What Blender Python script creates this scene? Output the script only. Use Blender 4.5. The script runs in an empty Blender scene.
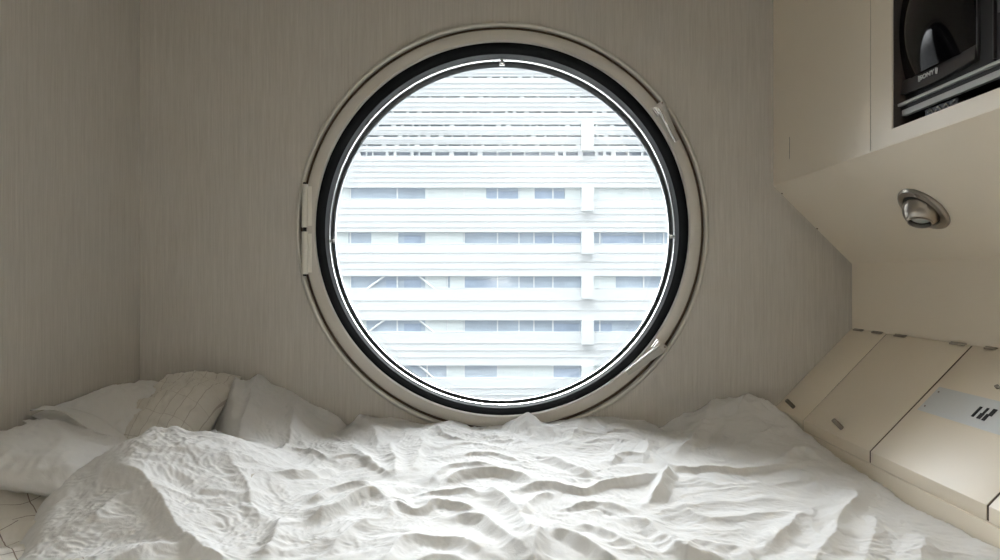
import bpy, bmesh, math, random
import numpy as np
from mathutils import Vector, Matrix
random.seed(7)
PI = math.pi
SC = bpy.context.scene
COL = SC.collection
D = 2.2222           # camera distance to the window wall; there 300 px = 1 m
CZ = 1.05            # camera height
PX = 1/300.0
WORLD, GLOW, FILL, EXPO = .85, 650.0, 540.0, 0.14
BROAD = 31.0
FILLCOL = (.90, .93, 1, 1)
SKYDIR = (-.0, .43, .90)

# ------------------------------------------------------------------ helpers
def link(o, parent=None):
    COL.objects.link(o)
    if parent is not None: o.parent = parent
    return o

def tag(o, label=None, cat=None, group=None, kind=None):
    if label: o['label'] = label
    if cat: o['category'] = cat
    if group: o['group'] = group
    if kind: o['kind'] = kind
    return o

def empty(name, loc=(0,0,0), rot=(0,0,0)):
    o = bpy.data.objects.new(name, None)
    o.location = loc; o.rotation_euler = rot; o.empty_display_size = .05
    return link(o)

def mesh_obj(name, bm, mat, parent=None, smooth=None, loc=None):
    """bmesh in world (parent at origin) or local coordinates -> one object"""
    me = bpy.data.meshes.new(name)
    bmesh.ops.recalc_face_normals(bm, faces=bm.faces)
    bm.to_mesh(me); bm.free()
    mats = mat if isinstance(mat, (list, tuple)) else [mat]
    for m in mats: me.materials.append(m)
    o = bpy.data.objects.new(name, me)
    if smooth is not None:
        for p in me.polygons: p.use_smooth = True
        me.set_sharp_from_angle(angle=math.radians(smooth))
    link(o, parent)
    if loc: o.location = loc
    return o

def box(bm, x0, x1, y0, y1, z0, z1, bevel=0, seg=2, mi=0):
    r = bmesh.ops.create_cube(bm, size=1)
    vs = r['verts']
    for v in vs:
        v.co = Vector(((x0+x1)/2+v.co.x*(x1-x0), (y0+y1)/2+v.co.y*(y1-y0), (z0+z1)/2+v.co.z*(z1-z0)))
    fs = set(f for v in vs for f in v.link_faces)
    for f in fs: f.material_index = mi
    if bevel:
        es = set(e for v in vs for e in v.link_edges)
        bmesh.ops.bevel(bm, geom=list(es), offset=bevel, segments=seg, affect='EDGES', profile=.6)

def prism(bm, prof, y0, y1, bevel=0, seg=2):
    """polygon of (x,z) extruded along y"""
    a = [bm.verts.new((x, y0, z)) for x, z in prof]
    b = [bm.verts.new((x, y1, z)) for x, z in prof]
    n = len(prof)
    fs = [bm.faces.new(a), bm.faces.new(list(reversed(b)))]
    for i in range(n):
        fs.append(bm.faces.new((a[i], a[(i+1) % n], b[(i+1) % n], b[i])))
    if bevel:
        es = set(e for f in fs for e in f.edges)
        bmesh.ops.bevel(bm, geom=list(es), offset=bevel, segments=seg, affect='EDGES', profile=.6)

def lathe(bm, prof, n=160, closed=True, M=None):
    """profile (r, y) revolved about the Y axis"""
    rings = []
    for k in range(n):
        a = 2*PI*k/n
        ring = []
        for r, y in prof:
            v = Vector((r*math.cos(a), y, r*math.sin(a)))
            if M is not None: v = M @ v
            ring.append(bm.verts.new(v))
        rings.append(ring)
    m = len(prof)
    for k in range(n):
        A, B = rings[k], rings[(k+1) % n]
        for i in range(m if closed else m-1):
            j = (i+1) % m
            bm.faces.new((A[i], A[j], B[j], B[i]))

def cyl(bm, p0, p1, r, n=24, r1=None, bevel=0):
    p0 = Vector(p0); p1 = Vector(p1); d = p1-p0
    q = d.to_track_quat('Z', 'Y').to_matrix().to_4x4()
    M = Matrix.Translation((p0+p1)/2) @ q
    r_ = bmesh.ops.create_cone(bm, cap_ends=True, segments=n, radius1=r, radius2=r if r1 is None else r1, depth=d.length, matrix=M)
    if bevel:
        es = [e for e in set(e for v in r_['verts'] for e in v.link_edges) if len(e.link_faces) == 2 and
              any(len(f.verts) > 4 for f in e.link_faces)]
        bmesh.ops.bevel(bm, geom=es, offset=bevel, segments=2, affect='EDGES', profile=.6)

# ------------------------------------------------------------------ materials
def new_mat(name):
    m = bpy.data.materials.new(name); m.use_nodes = True
    nt = m.node_tree; b = nt.nodes['Principled BSDF']
    return m, nt, b

def srgb(r, g, b):
    f = lambda c: (c/255/12.92) if c/255 <= .04045 else ((c/255+.055)/1.055)**2.4
    return (f(r), f(g), f(b), 1)

def simple(name, col, rough=.5, metal=0, spec=.5, bump=0, bscale=200, var=0, vscale=6, stretch=(1,1,1)):
    m, nt, b = new_mat(name)
    b.inputs['Base Color'].default_value = col
    b.inputs['Roughness'].default_value = rough
    b.inputs['Metallic'].default_value = metal
    b.inputs['Specular IOR Level'].default_value = spec
    tc = nt.nodes.new('ShaderNodeTexCoord')
    mp = nt.nodes.new('ShaderNodeMapping'); mp.inputs['Scale'].default_value = stretch
    nt.links.new(tc.outputs['Object'], mp.inputs['Vector'])
    if bump:
        n = nt.nodes.new('ShaderNodeTexNoise'); n.inputs['Scale'].default_value = bscale; n.inputs['Detail'].default_value = 4
        nt.links.new(mp.outputs['Vector'], n.inputs['Vector'])
        bp = nt.nodes.new('ShaderNodeBump'); bp.inputs['Strength'].default_value = bump; bp.inputs['Distance'].default_value = .002
        nt.links.new(n.outputs['Fac'], bp.inputs['Height']); nt.links.new(bp.outputs['Normal'], b.inputs['Normal'])
    if var:
        n = nt.nodes.new('ShaderNodeTexNoise'); n.inputs['Scale'].default_value = vscale; n.inputs['Detail'].default_value = 5
        nt.links.new(mp.outputs['Vector'], n.inputs['Vector'])
        mx = nt.nodes.new('ShaderNodeMix'); mx.data_type = 'RGBA'
        mx.inputs['A'].default_value = tuple(c*(1-var) for c in col[:3])+(1,)
        mx.inputs['B'].default_value = tuple(min(1, c*(1+var)) for c in col[:3])+(1,)
        nt.links.new(n.outputs['Fac'], mx.inputs['Factor']); nt.links.new(mx.outputs['Result'], b.inputs['Base Color'])
    return m

def wallpaper_mat():
    """pale textile wallpaper: fine vertical threads"""
    m, nt, b = new_mat('textile_wallpaper')
    tc = nt.nodes.new('ShaderNodeTexCoord')
    def noise(scale, st, det=3):
        mp = nt.nodes.new('ShaderNodeMapping'); mp.inputs['Scale'].default_value = st
        nt.links.new(tc.outputs['Object'], mp.inputs['Vector'])
        n = nt.nodes.new('ShaderNodeTexNoise'); n.inputs['Scale'].default_value = scale; n.inputs['Detail'].default_value = det
        n.inputs['Roughness'].default_value = .7
        nt.links.new(mp.outputs['Vector'], n.inputs['Vector'])
        return n
    n1 = noise(1, (260, 260, 9)); n2 = noise(1, (110, 110, 3)); n3 = noise(2.2, (1, 1, 1), 5)
    a = nt.nodes.new('ShaderNodeMath'); a.operation = 'ADD'
    nt.links.new(n1.outputs['Fac'], a.inputs[0]); nt.links.new(n2.outputs['Fac'], a.inputs[1])
    r = nt.nodes.new('ShaderNodeMapRange'); r.inputs['From Min'].default_value = .65; r.inputs['From Max'].default_value = 1.35
    nt.links.new(a.outputs[0], r.inputs['Value'])
    mx = nt.nodes.new('ShaderNodeMix'); mx.data_type = 'RGBA'
    mx.inputs['A'].default_value = WALL_A; mx.inputs['B'].default_value = WALL_B
    nt.links.new(r.outputs['Result'], mx.inputs['Factor'])
    mx2 = nt.nodes.new('ShaderNodeMix'); mx2.data_type = 'RGBA'; mx2.blend_type = 'MULTIPLY'; mx2.inputs['Factor'].default_value = .18
    nt.links.new(mx.outputs['Result'], mx2.inputs['A']); nt.links.new(n3.outputs['Fac'], mx2.inputs['B'])
    nt.links.new(mx2.outputs['Result'], b.inputs['Base Color'])
    bp = nt.nodes.new('ShaderNodeBump'); bp.inputs['Strength'].default_value = .5; bp.inputs['Distance'].default_value = .0012
    nt.links.new(a.outputs[0], bp.inputs['Height']); nt.links.new(bp.outputs['Normal'], b.inputs['Normal'])
    b.inputs['Roughness'].default_value = .85; b.inputs['Specular IOR Level'].default_value = .2
    return m
WALL_A = (.497, .470, .427, 1); WALL_B = (.632, .606, .560, 1)

def cloth_mat(name, col, check=None):
    m, nt, b = new_mat(name)
    b.inputs['Roughness'].default_value = .95; b.inputs['Specular IOR Level'].default_value = .1
    b.inputs['Base Color'].default_value = col
    tc = nt.nodes.new('ShaderNodeTexCoord')
    # crinkled cotton: small creases in the weave
    n0 = nt.nodes.new('ShaderNodeTexNoise'); n0.inputs['Scale'].default_value = 9; n0.inputs['Detail'].default_value = 2
    nt.links.new(tc.outputs['Object'], n0.inputs['Vector'])
    ad = nt.nodes.new('ShaderNodeVectorMath'); ad.operation = 'MULTIPLY_ADD'
    ad.inputs[1].default_value = (.12, .12, .12)
    nt.links.new(n0.outputs['Color'], ad.inputs[0]); nt.links.new(tc.outputs['Object'], ad.inputs[2])
    n1 = nt.nodes.new('ShaderNodeTexNoise'); n1.noise_type = 'RIDGED_MULTIFRACTAL'
    n1.inputs['Scale'].default_value = 16; n1.inputs['Detail'].default_value = 3; n1.inputs['Roughness'].default_value = .45
    nt.links.new(ad.outputs[0], n1.inputs['Vector'])
    n2 = nt.nodes.new('ShaderNodeTexNoise'); n2.inputs['Scale'].default_value = 90; n2.inputs['Detail'].default_value = 4
    nt.links.new(ad.outputs[0], n2.inputs['Vector'])
    b1 = nt.nodes.new('ShaderNodeBump'); b1.inputs['Strength'].default_value = .75; b1.inputs['Distance'].default_value = .004
    b2 = nt.nodes.new('ShaderNodeBump'); b2.inputs['Strength'].default_value = .6; b2.inputs['Distance'].default_value = .0018
    nt.links.new(n1.outputs['Fac'], b1.inputs['Height']); nt.links.new(n2.outputs['Fac'], b2.inputs['Height'])
    nt.links.new(b1.outputs['Normal'], b2.inputs['Normal']); nt.links.new(b2.outputs['Normal'], b.inputs['Normal'])
    tr = nt.nodes.new('ShaderNodeBsdfTranslucent'); tr.inputs['Color'].default_value = col
    ms = nt.nodes.new('ShaderNodeMixShader'); ms.inputs[0].default_value = .22
    out = nt.nodes['Material Output']
    nt.links.new(b.outputs[0], ms.inputs[1]); nt.links.new(tr.outputs[0], ms.inputs[2]); nt.links.new(ms.outputs[0], out.inputs['Surface'])
    if check:
        angle, period, width, dark, uvmap = check
        uv = nt.nodes.new('ShaderNodeTexCoord')
        mp = nt.nodes.new('ShaderNodeMapping'); mp.inputs['Rotation'].default_value = (0, 0, angle)
        mp.inputs['Scale'].default_value = (1/period[0], 1/period[1], 1)
        nt.links.new(uv.outputs['UV' if uvmap else 'Object'], mp.inputs['Vector'])
        sp = nt.nodes.new('ShaderNodeSeparateXYZ'); nt.links.new(mp.outputs['Vector'], sp.inputs[0])
        outs = []
        for ax, wd in ((0, width[0]), (1, width[1])):
            if wd <= 0: continue
            fr = nt.nodes.new('ShaderNodeMath'); fr.operation = 'FRACT'; nt.links.new(sp.outputs[ax], fr.inputs[0])
            lt = nt.nodes.new('ShaderNodeMath'); lt.operation = 'LESS_THAN'; lt.inputs[1].default_value = wd
            nt.links.new(fr.outputs[0], lt.inputs[0]); outs.append(lt)
        if len(outs) == 2:
            mxm = nt.nodes.new('ShaderNodeMath'); mxm.operation = 'MAXIMUM'
            nt.links.new(outs[0].outputs[0], mxm.inputs[0]); nt.links.new(outs[1].outputs[0], mxm.inputs[1])
            fac = mxm
        else: fac = outs[0]
        mx = nt.nodes.new('ShaderNodeMix'); mx.data_type = 'RGBA'
        mx.inputs['A'].default_value = col; mx.inputs['B'].default_value = dark
        nt.links.new(fac.outputs[0], mx.inputs['Factor']); nt.links.new(mx.outputs['Result'], b.inputs['Base Color'])
    return m

M = {}
M['wall'] = wallpaper_mat()
M['cream'] = simple('cream_laminate', (.78, .705, .585, 1), .38, bump=.06, bscale=60, var=.03, vscale=3)
M['cream_edge'] = simple('cream_edge', (.66, .60, .50, 1), .5)
M['groove'] = simple('brown_groove', (.07, .045, .025, 1), .8)
M['ceiling'] = simple('ceiling_paint', (.72, .69, .62, 1), .8, bump=.05)
M['carpet'] = simple('carpet', (.20, .18, .16, 1), .95, bump=.5, bscale=300, var=.15, vscale=40)
M['sash'] = simple('painted_sash', (.54, .515, .465, 1), .42, bump=.03, bscale=40, var=.03, vscale=4)
M['trim'] = simple('trim_metal', (.56, .55, .50, 1), .38, metal=.35, var=.05, vscale=10)
M['gasket'] = simple('black_rubber', (.004, .004, .0035, 1), .9, spec=.03, bump=.15, bscale=90)
M['liner'] = simple('grey_liner', (.045, .047, .049, 1), .6, spec=.2, bump=.1, bscale=60)
M['chrome'] = simple('brushed_chrome', (.80, .79, .77, 1), .22, metal=1, bump=.05, bscale=50)
M['seal'] = simple('dark_seal', (.09, .094, .096, 1), .8, spec=.15)
M['hinge'] = simple('off_white_hinge', (.74, .72, .65, 1), .45)
M['steel'] = simple('worn_steel', (.52, .50, .47, 1), .35, metal=.9, var=.12, vscale=60)
M['clear_plastic'] = simple('grey_plastic', (.40, .39, .36, 1), .3)
M['bright_edge'] = simple('polished_edge', (.92, .92, .90, 1), .15, metal=.6)
M['nickel'] = simple('satin_nickel', (.42, .385, .34, 1), .32, metal=1, bump=.05, bscale=40)
M['nickel_dark'] = simple('dark_socket', (.02, .02, .018, 1), .6)
M['peg'] = simple('bronze_peg', (.27, .24, .20, 1), .42, metal=.7, var=.15, vscale=80)
M['hinge_metal'] = simple('brown_hinge_metal', (.38, .34, .28, 1), .5, metal=.4, var=.2, vscale=120)
M['plate'] = simple('grey_plate', (.64, .66, .66, 1), .42, metal=.2, var=.03, vscale=14)
M['black'] = simple('black_plastic', (.008, .0075, .0075, 1), .55, spec=.25)
M['black_matt'] = simple('matt_black', (.006, .006, .006, 1), .7)
M['cavity'] = simple('dark_cavity_lining', (.035, .026, .022, 1), .6)
M['tv_frame'] = simple('tv_frame_plastic', (.030, .027, .028, 1), .38)
M['screen'] = simple('crt_glass', (.008, .0075, .009, 1), .06, spec=.8)
M['silver'] = simple('silver_plastic', (.40, .41, .40, 1), .5, metal=.15)
M['letter'] = simple('pale_lettering', (.62, .62, .63, 1), .4)
M['deck'] = simple('dark_blue_plastic', (.028, .034, .05, 1), .4)
M['white_cotton'] = cloth_mat('white_cotton', (.84, .84, .835, 1))
M['white_cotton2'] = cloth_mat('white_pillow_cotton', (.85, .85, .84, 1))
M['check_cotton'] = cloth_mat('check_cotton', (.78, .75, .69, 1), (math.radians(45), (.075, .075), (.026, .026), (.20, .13, .10, 1), False))
M['stripe_cotton'] = cloth_mat('stripe_cotton', (.80, .775, .72, 1), (.12, (.030, .10), (.05, .014), (.54, .49, .45, 1), True))
M['mattress'] = simple('mattress_ticking', (.72, .70, .64, 1), .9, bump=.2)
M['bulb'] = simple('frosted_lens', (.50, .54, .52, 1), .18, spec=.6)

def glass_mat():
    m = bpy.data.materials.new('window_glass'); m.use_nodes = True
    nt = m.node_tree; nt.nodes.clear()
    out = nt.nodes.new('ShaderNodeOutputMaterial')
    t = nt.nodes.new('ShaderNodeBsdfTransparent'); t.inputs['Color'].default_value = (.975, .975, .972, 1)
    g = nt.nodes.new('ShaderNodeBsdfGlossy'); g.inputs['Roughness'].default_value = .01
    lw = nt.nodes.new('ShaderNodeFresnel'); lw.inputs['IOR'].default_value = 1.45
    mx = nt.nodes.new('ShaderNodeMixShader')
    nt.links.new(lw.outputs[0], mx.inputs[0]); nt.links.new(t.outputs[0], mx.inputs[1]); nt.links.new(g.outputs[0], mx.inputs[2])
    nt.links.new(mx.outputs[0], out.inputs['Surface'])
    return m
M['glass'] = glass_mat()

# ------------------------------------------------------------------ room shell
XL, XR, YB, YF, ZT = -1.2, 1.1733, 0.0, -3.6, 2.25
WX, WZ = .0070, CZ + .1710            # window centre
R0 = .6800                             # opening in the wall
def wall_with_hole():
    bm = bmesh.new()
    N = 128; xs0, xs1, z0, z1 = XL-.1, XR+.15, -.1, ZT+.1
    def rect_pt(a):
        c, s = math.cos(a), math.sin(a)
        tx = ((xs1-WX) if c > 0 else (xs0-WX))/c if abs(c) > 1e-9 else 1e9
        tz = ((z1-WZ) if s > 0 else (z0-WZ))/s if abs(s) > 1e-9 else 1e9
        t = min(tx, tz); return WX+c*t, WZ+s*t
    angs = [2*PI*k/N for k in range(N)]
    for cx, cz in ((xs0, z0), (xs0, z1), (xs1, z0), (xs1, z1)): angs.append(math.atan2(cz-WZ, cx-WX) % (2*PI))
    angs.sort(); n = len(angs)
    L = {}
    for side, y in (('f', YB), ('b', YB+.24)):
        L[side+'i'] = [bm.verts.new((WX+R0*math.cos(a), y, WZ+R0*math.sin(a))) for a in angs]
        L[side+'o'] = [bm.verts.new((rect_pt(a)[0], y, rect_pt(a)[1])) for a in angs]
    for i in range(n):
        j = (i+1) % n
        for A, B in (('fi', 'fo'), ('bo', 'bi'), ('bi', 'fi'), ('fo', 'bo')):
            bm.faces.new((L[A][i], L[B][i], L[B][j], L[A][j]))
    return bm
tag(mesh_obj('wall_back', wall_with_hole(), M['wall']), kind='structure')
bm = bmesh.new(); box(bm, XL-.1, XL, YF, YB, -.1, ZT+.1); tag(mesh_obj('wall_left', bm, M['wall']), kind='structure')
bm = bmesh.new(); box(bm, XR, XR+.12, YF, YB, -.1, ZT+.1); tag(mesh_obj('wall_right', bm, M['cream']), kind='structure')
bm = bmesh.new(); box(bm, XL-.1, XR+.15, YF-.1, YF, -.1, ZT+.1); tag(mesh_obj('wall_front', bm, M['wall']), kind='structure')
bm = bmesh.new(); box(bm, XL-.1, XR+.15, YF-.1, YB, ZT, ZT+.1); tag(mesh_obj('ceiling', bm, M['ceiling']), kind='structure')
bm = bmesh.new(); box(bm, XL-.1, XR+.15, YF-.1, YB, -.1, 0); tag(mesh_obj('floor', bm, M['carpet']), kind='structure')

# ------------------------------------------------------------------ round window
win = empty('window_1', (WX, 0, WZ)); tag(win, kind='structure')
def ring(name, prof, mat, n=192, smooth=40):
    b_ = bmesh.new(); lathe(b_, prof, n); return mesh_obj(name, b_, mat, win, smooth)
# (r, y): y negative towards the room
ring('trim_ring', [(.6885, .002), (.6885, -.003), (.6865, -.0075), (.682, -.0095), (.677, -.0085), (.6735, -.005), (.6725, .002)], M['trim'])
ring('frame_gap', [(.6725, .004), (.6715, .0005), (.664, .0005), (.662, .012), (.664, .03), (.6725, .03)], M['groove'])
ring('sash', [(.6625, .03), (.6625, -.004), (.660, -.008), (.655, -.0095), (.632, -.0095), (.6265, -.0075), (.6235, -.002), (.6225, .004), (.6225, .03)], M['sash'])
ring('rubber_gasket', [(.6800, .030), (.6225, .030), (.6225, .004), (.6215, .0035), (.6185, .010), (.6180, .06), (.6185, .108), (.6800, .108)], M['gasket'])
ring('inner_liner', [(.6800, .108), (.6185, .108), (.6195, .112), (.6195, .160), (.6800, .160)], M['liner'])
ring('glazing_ring', [(.6800, .160), (.6195, .160), (.6180, .162), (.6175, .190), (.6185, .192), (.6800, .192)], M['chrome'])
ring('glazing_seal', [(.6800, .192), (.6175, .192), (.6150, .194), (.6135, .199), (.6140, .232), (.6130, .240), (.6800, .240)], M['seal'])
bm = bmesh.new()
bmesh.ops.create_cone(bm, cap_ends=True, segments=128, radius1=.618, radius2=.618, depth=.006,
                      matrix=Matrix.Translation((0, .228, 0)) @ Matrix.Rotation(PI/2, 4, 'X'))
mesh_obj('glass_pane', bm, M['glass'], win)
# three little clips that hold the glazing ring
for a in (183, 90, -1.5):
    bm = bmesh.new(); box(bm, -.012, .004, .150, .178, -.006, .006, .0015); box(bm, -.016, -.008, .158, .170, -.010, .010, .002)
    c = mesh_obj('glazing_clip', bm, M['bright_edge'], win, 40)
    ar = math.radians(a); c.rotation_euler = (0, -ar, 0); c.location = (.612*math.cos(ar), 0, .612*math.sin(ar))
# hinge on the left: two knuckles on the gap between trim and sash
hx = -.6535
for z0, z1 in ((-.0990+.0, .0420-.0), (.0560, .1990)):
    bm = bmesh.new()
    zz0, zz1 = z0-.053+.0, z1-.053
    cyl(bm, (hx, -.014, zz0), (hx, -.014, zz1), .0105, 24, bevel=.001)
    box(bm, hx-.002, hx+.022, -.0115, -.004, zz0+.006, zz1-.006, .0015)
    for q in (.35, .68):
        zq = zz0+(zz1-zz0)*q
        cyl(bm, (hx, -.014, zq-.0007), (hx, -.014, zq+.0007), .0111, 24)
    mesh_obj('hinge_knuckle', bm, M['hinge'], win, 40)
bm = bmesh.new(); cyl(bm, (hx, -.014, -.158), (hx, -.014, .152), .0055, 16)
mesh_obj('hinge_pin', bm, M['black'], win, 40)
# two swing latches at the right
def latch(a0, a1, r0, r1, wide):
    p0 = Vector((r0*math.cos(math.radians(a0)), 0, r0*math.sin(math.radians(a0))))
    p1 = Vector((r1*math.cos(math.radians(a1)), 0, r1*math.sin(math.radians(a1))))
    ar = math.radians(a0)
    L = empty_child('window_latch', win)
    bm = bmesh.new(); box(bm, -.020, .024, -.020, -.006, -.017, .017, .002)
    box(bm, -.016, .004, -.030, -.019, -.013, .013, .002)
    b_ = mesh_obj('latch_bracket', bm, M['steel'], L, 40); b_.location = (p0.x, 0, p0.z); b_.rotation_euler = (0, -ar, 0)
    for s in (-1, 1):
        bm = bmesh.new(); cyl(bm, (.016, -.023, s*.010), (.016, -.019, s*.010), .0032, 12)
        sc_ = mesh_obj('screw', bm, M['peg'], b_, 40)
    d = (p1-p0); ln = d.length; d.normalize(); n = Vector((-d.z, 0, d.x))
    if n.dot(p0) < 0: n = -n                      # outwards
    bm = bmesh.new()
    w0, w1 = wide
    A = [p0 - n*.006, p1 - n*.003, p1 + n*w1, p0 + n*w0]
    vs = [bm.verts.new((v.x, -.026, v.z)) for v in A] + [bm.verts.new((v.x, -.008, v.z)) for v in A]
    bm.faces.new(vs[:4]); bm.faces.new(vs[4:][::-1])
    for i in range(4): bm.faces.new((vs[i], vs[(i+1) % 4], vs[4+(i+1) % 4], vs[4+i]))
    bmesh.ops.bevel(bm, geom=bm.edges[:], offset=.0015, segments=2, affect='EDGES')
    mesh_obj('latch_lever', bm, M['clear_plastic'], L, 40)
    bm = bmesh.new()
    q0 = p0 - n*.007; q1 = p1 - n*.004
    cyl(bm, (q0.x, -.029, q0.z), (q1.x, -.029, q1.z), .0036, 12)
    mesh_obj('polished_rod', bm, M['bright_edge'], L, 40)
def empty_child(name, parent):
    o = bpy.data.objects.new(name, None); o.empty_display_size = .03
    return link(o, parent)
latch(37.2, 26.5, .655, .642, (.020, .010))
latch(-37.0, -49.3, .650, .628, (.024, .012))

# ------------------------------------------------------------------ overhead cabinet
XC = .9100                              # front plane
ZB = CZ + 94*PX                         # bottom front edge
ZS = CZ + 16*PX                         # where the soffit meets the wall
def yt(t): return (t-1)*D               # depth fraction -> y
cab = empty('overhead_cabinet', (XC, 0, ZB))
tag(cab, 'cream overhead cabinet with a sloping underside, right of the round window', 'cabinet')
inv = Matrix.Translation((-XC, 0, -ZB))
def cpart(name, bm, mat, parent=cab, smooth=40):
    o = mesh_obj(name, bm, mat, None, smooth); o.parent = parent
    if parent is cab: o.matrix_parent_inverse = inv
    return o
YE = -1.95
e = .0012
y_door = yt(273/370.0)                 # right edge of the door
y_op0, y_op1, z_op0, z_op1 = yt(273/391.7), -1.22, CZ+105.2*PX, CZ+.86
# soffit: sloping board
bm = bmesh.new()
th = .018
prism(bm, [(XC+.0005, ZB), (XR-.001, ZS), (XR-.001, ZS+th*1.41), (XC+.0005+.002, ZB+.02)], YE, -e)
cpart('soffit_panel', bm, M['cream'])
# front frame with an opening (four boards of one panel)
bm = bmesh.new()
def fr(y0, y1, z0, z1): box(bm, XC, XC+.004, y0, y1, z0, z1)
y_f = y_door-.0030
fr(y_op0, y_f, ZB+.0022, ZT-.002); fr(YE, y_op1, ZB+.0022, ZT-.002)
fr(y_op1, y_op0, ZB+.0022, z_op0); fr(y_op1, y_op0, z_op1, ZT-.002)
cpart('front_panel', bm, M['cream'], smooth=None)
bm = bmesh.new(); box(bm, XC, XC+.018, y_door, -e, ZB+.0022, ZT-.002, .0008)
dr = cpart('door', bm, M['cream'], smooth=None)
# dark lining of the opening (the box that holds the television)
bm = bmesh.new(); tk = .006
xb = XR-.01
box(bm, XC+.0042, xb, y_op0, y_op0+tk, z_op0-tk, z_op1+tk); box(bm, XC+.0042, xb, y_op1-tk, y_op1, z_op0-tk, z_op1+tk)
box(bm, XC+.0042, xb, y_op1, y_op0, z_op0-tk, z_op0); box(bm, XC+.0042, xb, y_op1, y_op0, z_op1, z_op1+tk)
box(bm, xb-tk, xb, y_op1, y_op0, z_op0, z_op1)
cpart('niche_lining', bm, M['cavity'], smooth=None)
bm = bmesh.new(); box(bm, XC+.001, XC+.0178, y_f+.0002, y_door-.0002, ZB+.003, ZT-.003)
cpart('door_gap', bm, M['groove'], smooth=None)
# tiny hinge slit and screw marks on the door
bm = bmesh.new(); box(bm, XC-.0005, XC+.001, yt(273/289.5)-.0008, yt(273/289.5)+.0008, CZ+121*.943*PX, CZ+143*.943*PX)
cpart('slit', bm, M['groove'], dr, None).parent = dr
# small nails along the edge where the soffit meets the wall
for k, (s, dy) in enumerate(((8, -.006), (43, -.006))):
    bm = bmesh.new(); x = XC+s*PX; z = ZB-s*PX
    cyl(bm, (x, -.010, z+.001), (x-.0015, -.010, z-.0005), .0026, 10)
    cpart('nail', bm, M['groove'], smooth=40)

# ------------------------------------------------------------------ spotlight in the soffit
spot = empty('spotlight', (XC+41*PX, yt(.741), ZB-41*PX+.0004))
tag(spot, 'small round satin metal eyeball spotlight set in the sloping underside of the cabinet', 'spotlight')
spot.rotation_euler = Vector((-1, 0, -1)).normalized().to_track_quat('Z', 'Y').to_euler()
def smesh(name, bm, mat, parent=spot, smooth=35): return mesh_obj(name, bm, mat, parent, smooth)
RX = Matrix.Rotation(PI/2, 4, 'X')     # lathe y axis -> z axis
def lz(prof, n=64):
    bm = bmesh.new(); lathe(bm, [(r, z) for r, z in prof], n, True, RX); return bm
smesh('flange', lz([(.0675, 0), (.0675, .004), (.064, .0085), (.056, .0100), (.0495, .0095), (.0475, .0070), (.0470, 0)]), M['nickel'])
smesh('socket', lz([(.0475, .0005), (.0475, .004), (.001, .004), (.001, .0005)]), M['nickel_dark'])
# eyeball: part sphere with an aperture, turned down and towards the bed
def ball(r, a0, a1, n=28, seg=64):
    bm = bmesh.new()
    prof = []
    for i in range(n+1):
        a = a0+(a1-a0)*i/n; prof.append((r*math.sin(a), r*math.cos(a)))
    for i in range(n+1):
        a = a1+(a0-a1)*i/n; prof.append(((r-.003)*math.sin(a), (r-.003)*math.cos(a)))
    lathe(bm, prof, seg, True, RX); return bm
eye = smesh('eyeball', ball(.0440, math.radians(36), math.radians(100)), M['nickel'])
aim = (Vector((-.35, -.25, -.95))).normalized()
lm = spot.rotation_euler.to_matrix().inverted()
eye.rotation_euler = (lm @ aim).to_track_quat('Z', 'Y').to_euler()
eye.location = (0, 0, .004)
smesh('aperture_rim', lz([(.0262, .0345), (.0285, .0350), (.0270, .0385), (.0245, .0385), (.0240, .030), (.0262, .030)]), M['nickel'], eye)
bm = bmesh.new()
prof = [(.0001, .034)]+[(.0235*math.sin(a), .022+.012*math.cos(a)) for a in [PI/2*i/8 for i in range(1, 9)]]+[(.0235, .018), (.0001, .018)]
lathe(bm, prof, 48, True, RX); smesh('lens', bm, M['bulb'], eye)
for k in (0, 1):
    a = math.radians(55+180*k)
    bm = bmesh.new(); cyl(bm, (.0565*math.cos(a), .0565*math.sin(a), .009), (.0565*math.cos(a), .0565*math.sin(a), .0118), .0034, 14)
    smesh('screw', bm, M['steel'])

# ------------------------------------------------------------------ television in the niche
XT = .9300
def ypx(u, X=XT): return (X*300/u-1)*D   # y where a point at depth X shows at u px right of centre
tv = empty('television', (XT, -.8, z_op0))
tag(tv, 'small black tube television with a convex screen set in the niche of the overhead cabinet', 'television')
def tpart(name, bm, mat, parent=tv, smooth=40):
    o = mesh_obj(name, bm, mat, None, smooth); o.parent = parent
    if parent is tv: o.matrix_parent_inverse = Matrix.Translation((-XT, .8, -z_op0))
    return o
ys0, ys1 = ypx(397.6), ypx(473.0)
yb0, yb1 = -.636, ypx(492.5)
zs0, zs1 = CZ+139.0*PX, CZ+139.0*PX+.215
zb0, zb1 = CZ+124.2*PX, zs1+.03
# housing with tapering back
bm = bmesh.new()
cyc, czc = (yb0+yb1)/2, (zb0+zb1)/2
def rect(x, y0, y1, z0, z1): return [bm.verts.new(p) for p in ((x, y0, z0), (x, y1, z0), (x, y1, z1), (x, y0, z1))]
r1 = rect(XT+.012, yb1, yb0-.0, zb0, zb1); r2 = rect(XT+.07, yb1, yb0, zb0, zb1); r3 = rect(XT+.2, yb1+.07, yb0-.07, zb0+.02, zb1-.05)
for A, B in ((r1, r2), (r2, r3)):
    for i in range(4): bm.faces.new((A[i], A[(i+1) % 4], B[(i+1) % 4], B[i]))
bm.faces.new(r1); bm.faces.new(r3)
bmesh.ops.bevel(bm, geom=bm.edges[:], offset=.003, segments=2, affect='EDGES')
tpart('housing', bm, M['black'])
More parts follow.
